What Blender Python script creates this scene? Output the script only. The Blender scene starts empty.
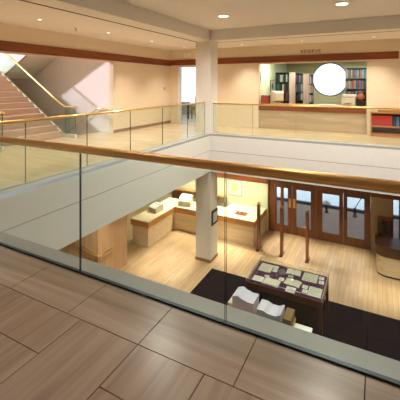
import bpy, bmesh, math, random
from mathutils import Vector, Matrix
random.seed(7)
PI = math.pi
SC = bpy.context.scene
COL = SC.collection
ZL = -4.25                      # level of the lower floor (the gallery floor is z = 0)

# ------------------------------------------------------------------ camera, sky, sun, exposure
cd = bpy.data.cameras.new('camera'); cam = bpy.data.objects.new('camera', cd); COL.objects.link(cam)
cam.location = (0, 0, 1.6); cam.rotation_euler = (PI / 2, 0, math.radians(27.6))
cd.sensor_width = 36; cd.lens = 30.6; cd.shift_y = -0.2875; cd.clip_start = 0.05; cd.clip_end = 300
SC.camera = cam
SC.view_settings.view_transform = 'Standard'; SC.view_settings.look = 'None'
SC.view_settings.exposure = 0.0; SC.view_settings.gamma = 1.0; SC.view_settings.use_curve_mapping = False
w = bpy.data.worlds.new('overcast_sky'); SC.world = w; w.use_nodes = True
w.node_tree.nodes['Background'].inputs['Color'].default_value = (0.80, 0.88, 1.0, 1)
w.node_tree.nodes['Background'].inputs['Strength'].default_value = 2.2
sl = bpy.data.lights.new('sun', 'SUN'); sun = bpy.data.objects.new('sun', sl); COL.objects.link(sun)
sl.energy = 4.5; sl.angle = math.radians(3); sl.color = (0.94, 0.89, 1.0)
sun.rotation_euler = Vector((1.19, 1.2, -0.78)).to_track_quat('-Z', 'Y').to_euler()
W_ATRIUM, W_CORR, W_BACK, W_LOW = 330, 245, 225, 265     # watts of the recessed lamps
WARM = (1.0, 0.885, 0.74)
NEUTRAL = (1.0, 0.92, 0.83)


# ------------------------------------------------------------------ materials
def lin(c):
    return tuple((v / 255 / 12.92) if v / 255 <= 0.04045 else ((v / 255 + 0.055) / 1.055) ** 2.4 for v in c)


def newmat(name):
    m = bpy.data.materials.new(name); m.use_nodes = True
    return m, m.node_tree.nodes, m.node_tree.links, m.node_tree.nodes['Principled BSDF']


def mat(name, rgb, rough=0.6, metal=0.0, var=0.06, scale=(8, 8, 8), bump=0.0, spec=0.5, emit=None):
    """plain surface with a little procedural mottling"""
    m, N, L, b = newmat(name)
    tc = N.new('ShaderNodeTexCoord'); mp = N.new('ShaderNodeMapping'); mp.inputs['Scale'].default_value = scale
    no = N.new('ShaderNodeTexNoise'); no.inputs['Scale'].default_value = 1.0; no.inputs['Detail'].default_value = 4
    L.new(tc.outputs['Object'], mp.inputs[0]); L.new(mp.outputs[0], no.inputs['Vector'])
    r = N.new('ShaderNodeValToRGB'); c = lin(rgb)
    r.color_ramp.elements[0].position = 0.3; r.color_ramp.elements[1].position = 0.7
    r.color_ramp.elements[0].color = tuple(v * (1 - var) for v in c) + (1,)
    r.color_ramp.elements[1].color = tuple(min(1, v * (1 + var)) for v in c) + (1,)
    L.new(no.outputs[0], r.inputs[0]); L.new(r.outputs[0], b.inputs['Base Color'])
    b.inputs['Roughness'].default_value = rough; b.inputs['Metallic'].default_value = metal
    b.inputs['Specular IOR Level'].default_value = spec
    if bump:
        bp = N.new('ShaderNodeBump'); bp.inputs['Strength'].default_value = bump; bp.inputs['Distance'].default_value = 0.01
        L.new(no.outputs[0], bp.inputs['Height']); L.new(bp.outputs[0], b.inputs['Normal'])
    if emit:
        b.inputs['Emission Color'].default_value = lin(emit[0]) + (1,); b.inputs['Emission Strength'].default_value = emit[1]
    return m


def veined(name, dark, light, axis, rough=0.3, freq=9.0, seed=0.0, spec=0.5, along=0.7):
    """travertine or wood: long streaks along one axis"""
    m, N, L, b = newmat(name)
    tc = N.new('ShaderNodeTexCoord'); mp = N.new('ShaderNodeMapping')
    s = [freq] * 3; s[axis] = along; mp.inputs['Scale'].default_value = s; mp.inputs['Location'].default_value = (seed, seed * 1.7, seed * 0.3)
    n1 = N.new('ShaderNodeTexNoise'); n1.inputs['Scale'].default_value = 1.0; n1.inputs['Detail'].default_value = 6; n1.inputs['Distortion'].default_value = 0.6
    L.new(tc.outputs['Object'], mp.inputs[0]); L.new(mp.outputs[0], n1.inputs['Vector'])
    r = N.new('ShaderNodeValToRGB'); r.color_ramp.elements[0].position = 0.32; r.color_ramp.elements[1].position = 0.68
    r.color_ramp.elements[0].color = lin(dark) + (1,); r.color_ramp.elements[1].color = lin(light) + (1,)
    L.new(n1.outputs[0], r.inputs[0]); L.new(r.outputs[0], b.inputs['Base Color'])
    b.inputs['Roughness'].default_value = rough; b.inputs['Specular IOR Level'].default_value = spec
    return m


def glassmat(name, tint, ior=1.45, rough=0.0):
    m, N, L, b = newmat(name); N.remove(b); out = N['Material Output']
    t = N.new('ShaderNodeBsdfTransparent'); t.inputs[0].default_value = tint + (1,)
    g = N.new('ShaderNodeBsdfGlossy'); g.inputs['Roughness'].default_value = rough; g.inputs[0].default_value = (1, 1, 1, 1)
    lw = N.new('ShaderNodeLayerWeight'); lw.inputs[0].default_value = 0.5      # symmetric grazing term: thin panes have no inner reflection
    pw = N.new('ShaderNodeMath'); pw.operation = 'POWER'; pw.inputs[1].default_value = 4.5; L.new(lw.outputs['Facing'], pw.inputs[0])
    f = N.new('ShaderNodeMath'); f.operation = 'MULTIPLY_ADD'; f.inputs[1].default_value = 0.9; f.inputs[2].default_value = ((ior - 1) / (ior + 1)) ** 2; L.new(pw.outputs[0], f.inputs[0])
    x = N.new('ShaderNodeMixShader'); L.new(f.outputs[0], x.inputs[0]); L.new(t.outputs[0], x.inputs[1]); L.new(g.outputs[0], x.inputs[2])
    L.new(x.outputs[0], out.inputs[0])
    return m


def emitter(name, rgb, s):
    m, N, L, b = newmat(name); b.inputs['Base Color'].default_value = lin(rgb) + (1,)
    b.inputs['Emission Color'].default_value = lin(rgb) + (1,); b.inputs['Emission Strength'].default_value = s
    return m


M = {}
M['plaster'] = mat('white_plaster', (226, 220, 210), 0.8, var=0.02)
M['cream'] = mat('cream_wall_paint', (232, 214, 186), 0.8, var=0.02)
M['ceiling'] = mat('ceiling_paint', (236, 229, 218), 0.9, var=0.02)
M['fascia'] = mat('fascia_paint', (226, 224, 218), 0.7, var=0.015)
M['stair_wall'] = mat('stair_wall_paint', (232, 216, 206), 0.8, var=0.02)
M['green_lit_wall'] = mat('wall_paint_green_light_tint', (222, 226, 190), 0.8, var=0.02)  # green cast of the light is put into this wall colour
M['groove'] = mat('dark_joint', (60, 54, 48), 0.9)
M['slot'] = mat('black_metal_slot', (22, 20, 20), 0.6)
M['trav_x'] = veined('travertine_veined_across', (172, 146, 130), (200, 177, 160), 0, 0.28, 15, 1.3)
M['trav_y'] = veined('travertine_veined_along', (168, 140, 124), (196, 172, 155), 1, 0.28, 15, 4.1)
M['trav_y2'] = veined('travertine_veined_along_darker', (162, 134, 118), (190, 164, 146), 1, 0.28, 15, 9.7)
M['trav_far'] = veined('travertine_gallery', (190, 163, 130), (214, 190, 156), 0, 0.25, 6, 2.0)
M['trav_wall'] = veined('travertine_cladding', (210, 188, 152), (230, 210, 176), 0, 0.5, 9, 5.0)
M['trav_counter'] = veined('travertine_counter_front', (180, 154, 122), (202, 176, 144), 0, 0.5, 9, 6.1)
M['trav_step'] = veined('travertine_steps', (188, 156, 134), (208, 178, 154), 1, 0.45, 9, 5.5)
M['trav_panel'] = veined('travertine_stair_cladding', (192, 152, 112), (214, 176, 134), 2, 0.5, 6, 3.0)
M['kerb'] = mat('pale_stone_kerb', (160, 161, 158), 0.45, var=0.05)
M['grout'] = mat('dark_grout', (62, 50, 42), 0.9)
M['wood_band'] = veined('cherry_wood_trim', (120, 60, 28), (150, 80, 38), 0, 0.4, 12, 2.2)
M['wood_band_y'] = veined('cherry_wood_trim_along', (120, 60, 28), (150, 80, 38), 1, 0.4, 12, 6.2)
M['wood_door'] = veined('cherry_wood_door', (112, 60, 24), (142, 82, 38), 2, 0.35, 12, 3.2)
M['wood_counter'] = veined('oak_counter_edge', (178, 122, 64), (206, 150, 86), 0, 0.4, 10, 7.2)
M['wood_counter_y'] = veined('oak_counter_edge_along', (160, 100, 46), (190, 126, 64), 1, 0.4, 10, 1.2)
M['wood_dark'] = veined('dark_walnut', (66, 36, 20), (92, 54, 30), 0, 0.4, 12, 0.2)
M['wood_post'] = veined('cherry_post', (140, 82, 38), (166, 104, 52), 2, 0.35, 12, 3.9)
M['wood_case'] = veined('oak_bookcase', (170, 110, 60), (196, 136, 80), 0, 0.45, 10, 8.2)
M['wood_floor'] = None
M['countertop'] = mat('cream_countertop', (240, 228, 190), 0.4, var=0.02)
M['carpet'] = mat('dark_aubergine_carpet', (21, 16, 24), 0.95, var=0.12, scale=(60, 60, 60), bump=0.08, spec=0.1)
M['brass'] = mat('polished_brass', (244, 212, 138), 0.3, metal=1.0, var=0.03)
M['bronze'] = mat('polished_bronze_rail', (248, 200, 134), 0.36, metal=0.95, var=0.03, scale=(3, 20, 20))
M['steel'] = mat('dark_steel_channel', (66, 80, 88), 0.4, metal=0.6)
M['chan'] = mat('pale_metal_channel', (190, 186, 178), 0.4, metal=0.3)
M['glass'] = glassmat('railing_glass', (0.905, 0.955, 0.93))
M['green_glass'] = glassmat('thick_green_glass', (0.84, 0.93, 0.91))
M['glass_edge'] = mat('green_glass_edge', (58, 78, 76), 0.2, var=0.05)
M['pane'] = glassmat('door_glass', (0.9, 0.92, 0.95), 1.5)
M['case_glass'] = glassmat('display_glass', (0.97, 0.98, 0.98))
M['baize'] = mat('purple_baize', (66, 26, 66), 0.95, var=0.1, scale=(40, 40, 40), spec=0.1)
M['paper'] = mat('aged_paper', (204, 206, 188), 0.8, var=0.1, scale=(30, 30, 30))
M['paper_white'] = mat('white_card', (226, 228, 222), 0.8, var=0.03)
M['ink'] = mat('grey_print', (120, 120, 104), 0.9)
M['white_block'] = mat('white_matt_card', (184, 184, 200), 0.7, var=0.02)
M['metal_trim'] = mat('white_enamel', (235, 232, 225), 0.4)
M['lamp'] = emitter('lamp_lens', (255, 244, 225), 4.0)
M['tube'] = emitter('fluorescent_diffuser', (240, 255, 225), 4.0)
M['black'] = mat('black_plastic', (24, 24, 26), 0.5)
M['beige'] = mat('beige_plastic', (216, 208, 184), 0.5)
M['screen'] = mat('dark_screen', (40, 46, 50), 0.2)
M['red_box'] = mat('russet_card', (150, 62, 36), 0.7)
M['shelf'] = mat('dark_metal_shelving', (76, 84, 86), 0.6)
M['endpanel'] = veined('pale_wood_end_panel', (176, 146, 134), (206, 182, 172), 2, 0.5, 8, 3.3)
M['tan_wall'] = mat('tan_wall_paint', (190, 164, 130), 0.8, var=0.02)
M['reserve_wall'] = mat('reserve_room_wall', (206, 192, 152), 0.8, var=0.02)
M['pave'] = mat('outdoor_paving', (150, 128, 122), 0.9, var=0.1, scale=(2, 2, 2))
M['snow'] = mat('pale_concrete_ground', (236, 240, 244), 0.9, var=0.03, scale=(1, 1, 1))
M['yellow'] = mat('mustard_upholstery', (220, 180, 40), 0.8)
M['brown_box'] = mat('ochre_board', (112, 90, 52), 0.7)
M['skirt'] = mat('brown_stone_skirting', (150, 112, 82), 0.5)


def plankmat():
    m, N, L, b = newmat('pale_wood_planks')
    tc = N.new('ShaderNodeTexCoord'); mp = N.new('ShaderNodeMapping'); mp.inputs['Rotation'].default_value = (0, 0, PI / 2)
    br = N.new('ShaderNodeTexBrick'); br.inputs['Scale'].default_value = 1.0
    br.inputs['Brick Width'].default_value = 0.9; br.inputs['Row Height'].default_value = 0.12
    br.inputs['Mortar Size'].default_value = 0.004; br.inputs['Bias'].default_value = 0.0
    br.inputs['Color1'].default_value = lin((208, 172, 130)) + (1,); br.inputs['Color2'].default_value = lin((222, 190, 148)) + (1,)
    br.inputs['Mortar'].default_value = lin((172, 134, 94)) + (1,)
    L.new(tc.outputs['Object'], mp.inputs[0]); L.new(mp.outputs[0], br.inputs['Vector'])
    n = N.new('ShaderNodeTexNoise'); n.inputs['Scale'].default_value = 1.0; n.inputs['Detail'].default_value = 5
    m2 = N.new('ShaderNodeMapping'); m2.inputs['Scale'].default_value = (14, 0.9, 1); L.new(tc.outputs['Object'], m2.inputs[0]); L.new(m2.outputs[0], n.inputs['Vector'])
    mx = N.new('ShaderNodeMix'); mx.data_type = 'RGBA'; mx.blend_type = 'MULTIPLY'; mx.inputs[0].default_value = 0.35
    L.new(br.outputs[0], mx.inputs[6]); L.new(n.outputs[0], mx.inputs[7]); L.new(mx.outputs[2], b.inputs['Base Color'])
    b.inputs['Roughness'].default_value = 0.35
    return m


M['wood_floor'] = plankmat()


# ------------------------------------------------------------------ mesh helpers
class MB:
    """collects shapes into ONE mesh"""
    def __init__(s): s.bm = bmesh.new(); s.mats = []
    def mi(s, m):
        m = M[m] if isinstance(m, str) else m
        if m not in s.mats: s.mats.append(m)
        return s.mats.index(m)
    def _face(s, vs, mi, smooth=False):
        try:
            f = s.bm.faces.new(vs); f.material_index = mi; f.smooth = smooth; return f
        except ValueError: return None
    def box(s, x0, x1, y0, y1, z0, z1, m, bevel=0.0, side=None):
        mi = s.mi(m)
        c = [(x0, y0, z0), (x1, y0, z0), (x1, y1, z0), (x0, y1, z0), (x0, y0, z1), (x1, y0, z1), (x1, y1, z1), (x0, y1, z1)]
        v = [s.bm.verts.new(p) for p in c]
        fs = [(0, 3, 2, 1), (4, 5, 6, 7), (0, 1, 5, 4), (1, 2, 6, 5), (2, 3, 7, 6), (3, 0, 4, 7)]
        out = [s._face([v[i] for i in f], mi) for f in fs]
        if side is not None:
            k = s.mi(side[1])
            for i in side[0]: out[i].material_index = k
        if bevel:
            es = list({e for f in out for e in f.edges})
            bmesh.ops.bevel(s.bm, geom=es, offset=bevel, segments=2, affect='EDGES', profile=0.6)
        return s
    def prism(s, poly, axis, a0, a1, m, smooth=False):
        """poly: 2-D outline in the other two axes (in order), extruded along axis from a0 to a1"""
        mi = s.mi(m)
        def P(p, a):
            if axis == 0: return (a, p[0], p[1])
            if axis == 1: return (p[0], a, p[1])
            return (p[0], p[1], a)
        A = [s.bm.verts.new(P(p, a0)) for p in poly]; B = [s.bm.verts.new(P(p, a1)) for p in poly]
        n = len(poly)
        s._face(A[::-1], mi); s._face(B, mi)
        for i in range(n): s._face([A[i], A[(i + 1) % n], B[(i + 1) % n], B[i]], mi, smooth)
        return s
    def tube(s, pts, r, m, n=12, sx=1.0, sz=1.0):
        mi = s.mi(m); pts = [Vector(p) for p in pts]; rings = []
        for i, p in enumerate(pts):
            a = pts[max(0, i - 1)]; b = pts[min(len(pts) - 1, i + 1)]
            t = (b - a).normalized()
            up = Vector((0, 0, 1)) if abs(t.z) < 0.95 else Vector((1, 0, 0))
            u = t.cross(up).normalized(); v = u.cross(t).normalized()
            rings.append([s.bm.verts.new(p + u * math.cos(2 * PI * k / n) * r * sx + v * math.sin(2 * PI * k / n) * r * sz) for k in range(n)])
        for A, B in zip(rings, rings[1:]):
            for k in range(n): s._face([A[k], A[(k + 1) % n], B[(k + 1) % n], B[k]], mi, True)
        s._face(rings[0][::-1], mi); s._face(rings[-1], mi)
        return s
    def lathe(s, c, prof, m, n=24, axis=2):
        """prof: (radius, height) pairs from bottom to top about a vertical (or X/Y) axis at c"""
        mi = s.mi(m); rings = []
        for r, h in prof:
            ring = []
            for k in range(n):
                a = 2 * PI * k / n; p = (r * math.cos(a), r * math.sin(a), h)
                if axis == 1: p = (p[0], p[2], p[1])
                if axis == 0: p = (p[2], p[0], p[1])
                ring.append(s.bm.verts.new((c[0] + p[0], c[1] + p[1], c[2] + p[2])))
            rings.append(ring)
        for A, B in zip(rings, rings[1:]):
            for k in range(n): s._face([A[k], A[(k + 1) % n], B[(k + 1) % n], B[k]], mi, True)
        s._face(rings[0][::-1], mi); s._face(rings[-1], mi)
        return s
    def build(s, name, parent=None, origin=None):
        bmesh.ops.recalc_face_normals(s.bm, faces=s.bm.faces)
        if origin is not None: bmesh.ops.translate(s.bm, verts=s.bm.verts, vec=-Vector(origin))
        me = bpy.data.meshes.new(name); s.bm.to_mesh(me); s.bm.free()
        for m in s.mats: me.materials.append(m)
        o = bpy.data.objects.new(name, me); COL.objects.link(o)
        if origin is not None: o.location = origin
        if parent is not None:
            o.parent = parent
            if origin is None: o.matrix_parent_inverse = Matrix.Translation(-parent.location)
        return o


def tag(o, label, cat, group=None):
    o['label'] = label; o['category'] = cat
    if group: o['group'] = group
    return o


def thing(name, label, cat, loc, group=None):
    o = bpy.data.objects.new(name, None); COL.objects.link(o); o.location = loc; o.empty_display_size = 0.1
    return tag(o, label, cat, group)


def struct(name, mb, parent=None):
    o = mb.build(name, parent)
    if parent is None: o['kind'] = 'structure'
    return o


def bx(*a, **k): return MB().box(*a, **k)


# ------------------------------------------------------------------ the shell
VX0, VX1, VY0, VY1 = -4.87, 3.2, 2.28, 10.05        # the void between the floors
XL, YB = -7.8, 12.2                                   # left wall and back wall of the gallery
ZS, ZC, ZH = -1.24, 3.05, 3.39                        # soffit under the gallery, low ceiling, high ceiling


def tiles(mb, rects, z, mats, gap=0.004):
    for i, (x0, x1, y0, y1, k) in enumerate(rects):
        mb.box(x0 + gap, x1 - gap, y0 + gap, y1 - gap, z - 0.02, z, mats[k])


# near floor: rows of travertine
fl = MB()
R = []
xs = [-4.49, -3.85, -3.21, -2.57, -1.93, -1.31, -0.68, -0.06, 0.58, 1.2, 1.84, 2.5, 3.2, 3.84, 4.5]
for a, b in zip(xs, xs[1:]): R.append((a, b, 1.68, 2.085, 0))
xs2 = [-4.5, -3.4, -2.6, -1.79, -1.31, -0.85, -0.1, 0.6, 1.3, 2.2, 3.2, 4.5]
for i, (a, b) in enumerate(zip(xs2, xs2[1:])):
    if i in (0, 1, 2):
        R.append((a, b, 1.35, 1.68, 2)); R.append((a, b, 0.75, 1.35, 1 if i != 1 else 2))
    elif i == 3:
        R.append((a, b, 0.9, 1.68, 1))
    else:
        R.append((a, b, 1.35, 1.68, 1 if i % 2 else 2)); R.append((a, b, 0.75, 1.35, 1))
R.append((-1.79, -1.31, 0.75, 0.9, 0))
for j in range(6):
    for i in range(9): R.append((-4.5 + i, -3.5 + i, 0.75 - 0.65 * (j + 1), 0.75 - 0.65 * j, (i + j) % 3))
tiles(fl, R, 0.0, ['trav_x', 'trav_y', 'trav_y2'], 0.003)
fl.box(-4.5, 4.5, -3.15, 2.085, -0.06, -0.004, 'grout')
struct('floor_near', fl)
# gallery floor beyond the void (left and back arms)
fl = MB(); R = []
for j in range(16):
    y0 = 2.1 + j * 0.635; y1 = min(y0 + 0.635, 12.2)
    if y1 <= y0: break
    x = XL - (0.3 if j % 2 else 0.0)
    while x < -5.09:
        R.append((max(x, XL), min(x + 0.635, -5.09), y0, y1, 0)); x += 0.635
for j in range(4):
    y0 = 10.25 + j * 0.49; y1 = y0 + 0.49
    x = -5.09 + (0.2 if j % 2 else 0)
    if j % 2: R.append((-5.09, x, y0, y1, 0))
    while x < 4.5: R.append((x, min(x + 0.635, 4.5), y0, y1, 0)); x += 0.635
tiles(fl, R, 0.0, ['trav_far'], 0.002)
fl.box(XL, -5.07, 2.1, 12.2, -0.06, -0.004, 'grout'); fl.box(-5.07, 4.5, 10.24, 12.2, -0.06, -0.004, 'grout')
struct('floor_gallery', fl)
struct('floor_stair_lobby', MB().box(-8.45, XL, 4.7, 8.7, -0.2, 0.0, 'trav_far').box(-8.75, -8.45, 4.7, 7.42, -0.2, 0.0, 'trav_far'))
# slabs with painted fascias; the joint half way down is a recess
def fasc(name, boxes):
    mb = MB()
    for b in boxes: mb.box(*b)
    return struct(name, mb)
GZ = -0.55
fasc('slab_left', [(XL - 0.0, VX0, 2.0, VY1, ZS, GZ - 0.006, 'fascia'), (XL, VX0, 2.0, VY1, GZ + 0.006, -0.06, 'fascia'),
                   (XL, VX0 - 0.012, 2.0, VY1, GZ - 0.006, GZ + 0.006, 'groove'), (-5.05, VX0, 2.29, VY1, -0.06, 0.0, 'kerb')])
fasc('slab_back', [(XL, 4.5, VY1, 13.45, ZS, GZ - 0.006, 'fascia'), (XL, 4.5, VY1, 12.39, GZ + 0.006, -0.06, 'fascia'),
                   (XL, 4.5, VY1 + 0.012, 12.39, GZ - 0.006, GZ + 0.006, 'groove'), (-4.87, 4.5, VY1, 10.23, -0.06, 0.0, 'kerb')])
fasc('slab_near', [(-4.87, 4.5, -3.2, VY0, ZS, GZ - 0.006, 'fascia'), (-4.87, 4.5, -3.2, VY0, GZ + 0.006, -0.06, 'fascia'),
                   (-4.87, 4.5, -3.2, VY0 - 0.012, GZ - 0.006, GZ + 0.006, 'groove'), (-4.87, 4.5, 2.115, VY0, -0.06, 0.0, 'kerb')])
fasc('slab_right', [(VX1, 4.5, VY0, VY1, ZS, -0.06, 'fascia'), (VX1, 4.5, VY0, VY1, -0.06, 0.0, 'trav_far')])

SX0, SY0, SY1 = -13.6, 4.7, 8.7
# ceilings and beams
struct('ceiling_high', MB().box(VX0, 4.5, -3.2, VY1, ZH, ZH + 0.12, 'ceiling'))
struct('ceiling_gallery', MB().box(XL - 0.2, -5.43, 2.0, YB + 0.2, ZC, ZC + 0.1, 'ceiling').box(-5.43, 4.5, 10.55, YB + 0.2, ZC, ZC + 0.1, 'ceiling'))
struct('beam_left', MB().box(-5.37, VX0, -3.2, VY1 + 0.46, ZC, ZH + 0.12, 'ceiling').box(-5.43, -5.372, 2.0, 10.5, ZC - 0.004, ZC + 0.1, 'slot'))
struct('beam_back', MB().box(VX0, 4.5, VY1, VY1 + 0.46, ZC, ZH + 0.12, 'ceiling').box(-5.37, 4.5, VY1 + 0.46, VY1 + 0.5, ZC - 0.004, ZC + 0.1, 'slot'))
struct('column', MB().box(-5.42, VX0, VY1, 10.62, ZL, ZC, 'plaster', bevel=0.008))
struct('baseboard_column', MB().box(-5.43, VX0 + 0.01, VY1 - 0.01, 10.63, ZL, ZL + 0.1, 'skirt'))

# left wall with the wide opening onto the stairs
OT = 2.36
struct('wall_left', MB().box(XL - 0.2, XL, 8.7, YB + 0.2, 0, ZC, 'cream').box(XL - 0.2, XL, 4.7, 8.7, OT, ZC, 'cream').box(XL - 0.2, XL, 2.0, 4.7, 0, ZC, 'cream'))
struct('trim_left', MB().box(XL, XL + 0.03, 2.0, YB, 2.40, 2.64, 'wood_band_y'))
struct('baseboard_left', MB().box(XL, XL + 0.015, 8.7, YB, 0, 0.1, 'skirt'))
struct('wall_near_left', MB().box(XL - 0.2, -4.87, 1.9, 2.0, ZS, ZC, 'plaster'))
# back wall: doorway at the left end, reserve desk opening
DX0, DX1 = -7.42, -5.7
OX0, OX1 = -3.92, -0.32
struct('wall_back', MB().box(XL, DX0, YB, YB + 0.2, 0, ZC, 'cream').box(DX0, DX1, YB, YB + 0.2, 2.38, ZC, 'cream').box(DX1, OX0, YB, YB + 0.2, 0, ZC, 'cream')
       .box(OX0, OX1, YB, YB + 0.2, 2.38, ZC, 'cream').box(OX1, 4.5, YB, YB + 0.2, 0, ZC, 'cream'))
struct('trim_back', MB().box(XL + 0.03, 0.58, YB - 0.03, YB, 2.42, 2.65, 'wood_band'))
struct('wall_right', MB().box(4.5, 4.7, -3.2, 20, ZL, ZH + 0.1, 'plaster'))
struct('wall_near', MB().box(-5.4, 4.7, -3.4, -3.2, ZL, ZH + 0.1, 'plaster').box(-5.4, -4.87, -3.2, 1.9, 0, ZC, 'plaster'))
struct('roof', MB().box(-14, XL, SY0 - 0.15, SY1 + 0.15, 6.4, 6.5, 'ceiling').box(XL, 4.7, -3.4, 12.4, 4.6, 4.7, 'ceiling').box(-11, XL, 8.85, 12.4, 4.6, 4.7, 'ceiling').box(-11.0, 4.7, 12.4, 17.4, 2.9, 3.0, 'ceiling')
       .box(XL - 0.2, XL, 2.0, 12.4, ZC + 0.1, 6.4, 'plaster'))

# ------------------------------------------------------------------ the stairwell
SX0, SY0, SY1 = -13.6, 4.7, 8.7
struct('wall_stair_far', MB().box(-14, XL - 0.2, SY1, SY1 + 0.15, ZL, 6.4, 'stair_wall'))
struct('wall_stair_near', MB().box(-14, XL, SY0 - 0.15, SY0, ZL, 2.2, 'plaster').box(-11.8, XL - 0.2, SY0 - 0.15, SY0, 2.2, 6.4, 'plaster'))
struct('wall_stair_end', MB().box(SX0 - 0.15, SX0, SY0, SY1, ZL, 2.4, 'plaster'))
struct('window_1', MB().box(SX0 - 0.1, SX0 - 0.06, SY0, SY1, 2.4, 6.4, 'pane'))
struct('window_2', MB().box(SX0, -11.8, SY0 - 0.1, SY0 - 0.06, 2.2, 6.4, 'pane'))
FY0, FY1, DY1 = 5.16, 7.40, 8.68                      # ascending flight, then the other flight up to the wall
NS, TR, RI = 12, 0.28, 0.1735
st = thing('staircase', 'pale stone staircase with glass guards rising beyond the opening in the left wall', 'staircase', (-8.6, 6.5, 0))
for k in range(NS):
    x1 = -8.6 - k * TR
    MB().box(x1 - TR - 0.03, x1, FY0, FY1 - 0.06, max(0, (k + 1) * RI - 0.3), (k + 1) * RI, 'trav_step', bevel=0.006).build('step', st)
LZ = NS * RI
LX = -8.6 - NS * TR
MB().box(SX0, LX - 0.032, FY0, DY1, LZ - 0.25, LZ, 'trav_wall').build('landing', st)
MB().prism([(-8.5, 0.0), (-8.5, 0.07), (-8.6, 0.07), (LX, LZ + 0.07), (LX, LZ - 0.35), (-8.6 - 0.45, 0.0)], 1, FY1 - 0.055, FY1 + 0.03, 'plaster').build('stringer', st)
MB().prism([(-8.6, 0.0), (-8.6, 0.07), (LX, LZ + 0.07), (LX, LZ - 0.35), (-8.6 - 0.45, 0.0)], 1, FY0 - 0.08, FY0 - 0.005, 'plaster').build('stringer', st)
# return flight above, its sloped soffit and stepped top
up = [(LX + 0.02, LZ - 0.2), (LX + 0.02 + 7.0 * 0.56, LZ - 0.2 + 7.0 * 0.56 * 0.52)]
prof = [(LX, LZ - 0.22), (-8.2, LZ - 0.22 + (-8.2 - LX) * 0.54)]
steps = []
n2 = 13
for k in range(n2):
    x = LX + k * TR; z = LZ + (k + 1) * TR * 0.54
    steps += [(x, z - TR * 0.54), (x, z)]
poly = [prof[0], prof[1], (-8.2, LZ + n2 * TR * 0.54)] + [(min(p[0], -8.2), p[1]) for p in steps[::-1]]
MB().prism(poly, 1, FY1 + 0.09, DY1, 'plaster').build('upper_flight', st)
MB().prism([(LX, LZ + 0.25), (LX, LZ - 0.24), (-8.2, LZ - 0.24 + (-8.2 - LX) * 0.54), (-8.2, LZ + 0.25 + (-8.2 - LX) * 0.54)], 1, FY1 + 0.04, FY1 + 0.08, 'plaster').build('stringer', st)
MB().prism([(LX, LZ - 0.245), (LX, LZ - 0.29), (-8.2, LZ - 0.29 + (-8.2 - LX) * 0.54), (-8.2, LZ - 0.245 + (-8.2 - LX) * 0.54)], 1, FY1 + 0.04, FY1 + 0.08, 'wood_band').build('stringer_edge', st)
# guards of the ascending flight: glass panels, newels, brass rail
def sz(x): return (-8.6 - x) * RI / TR
for gy in (FY1 - 0.01, FY0 - 0.04):
    edges = [-8.62, -9.7, -10.8, -11.9]
    for a, b in zip(edges, edges[1:]):
        MB().prism([(a - 0.01, sz(a) + 0.035), (a - 0.01, sz(a) + 0.87), (b + 0.01, sz(b) + 0.87), (b + 0.01, sz(b) + 0.035)], 1, gy - 0.006, gy + 0.006, 'glass').build('glass_panel', st)
    MB().box(-8.58, -8.12, gy - 0.012, gy + 0.012, 0.1, 0.9, 'green_glass', side=((3, 5), 'glass_edge')).box(-8.36, -8.34, gy - 0.2, gy - 0.013, 0.1, 0.9, 'green_glass').build('newel_glass', st)
    MB().box(-8.62, -8.1, gy - 0.03, gy + 0.03, 0.0, 0.1, 'plaster').build('newel_base', st)
    MB().tube([(-11.95, gy, sz(-11.95) + 0.9), (-10.3, gy, sz(-10.3) + 0.9), (-8.75, gy, sz(-8.75) + 0.9), (-8.6, gy, 0.93), (-8.45, gy, 0.92), (-8.05, gy, 0.92)], 0.028, 'brass').build('handrail', st)
# flights to the lower floor
dn = thing('lower_staircase', 'stone stairs going down to the lower floor beside the glass guard', 'staircase', (-8.5, 8.0, -0.2))
for k in range(12):
    x1 = -8.46 - k * TR
    MB().box(x1 - TR, x1, FY1 + 0.11, DY1, -(k + 1) * 0.177 - 0.3, -(k + 1) * 0.177, 'trav_wall').build('step', dn)
MB().box(SX0 + 0.01, -8.46 - 12 * TR, SY0 + 0.01, DY1, -2.4, -2.124, 'trav_wall').build('landing', dn)
for k in range(11):
    x0 = -8.46 - 12 * TR + k * TR
    MB().box(x0, x0 + TR, FY0, FY1 + 0.02, max(ZL, -2.124 - (k + 1) * 0.177 - 0.3), -2.124 - (k + 1) * 0.177, 'trav_wall').build('step', dn)
struct('wall_stair_partition', MB().box(-11.8, -7.25, FY1 + 0.03, FY1 + 0.1, ZL, -2.3, 'trav_panel').box(-8.46, -7.25, FY1 + 0.03, FY1 + 0.1, -2.3, ZS, 'trav_panel'))
struct('wall_stair_cladding', MB().box(-8.4, -7.25, FY1 + 0.1, 8.73, ZL, ZS, 'trav_panel'))
hr = thing('wall_handrail', 'brass handrail on the far stairwell wall above the stairs going down', 'handrail', (-8.5, 8.6, 0.7))
MB().tube([(-9.9, 8.6, -0.12), (-8.52, 8.6, 0.74), (-8.4, 8.6, 0.8), (-7.95, 8.6, 0.8)], 0.025, 'brass').build('rail', hr)
for x, z in ((-9.3, 0.24), (-8.15, 0.78)):
    MB().tube([(x, 8.6, z), (x, 8.62, z - 0.06), (x, 8.7, z - 0.06)], 0.01, 'brass').build('bracket', hr)
hr = thing('wall_handrail', 'brass handrail at the foot of the lower stairs on the stone wall', 'handrail', (-7.6, 7.35, -3.3))
MB().tube([(-9.4, 7.35, -2.42), (-8.02, 7.35, -3.16), (-7.5, 7.35, -3.30), (-7.2, 7.37, -3.36), (-7.14, 7.42, -3.36), (-7.14, 7.9, -3.36)], 0.028, 'brass').build('rail', hr)
for x, z in ((-7.9, -3.19), (-9.0, -2.63)):
    MB().tube([(x, 7.35, z), (x, 7.36, z - 0.06), (x, 7.43, z - 0.06)], 0.012, 'brass').build('bracket', hr)
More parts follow.
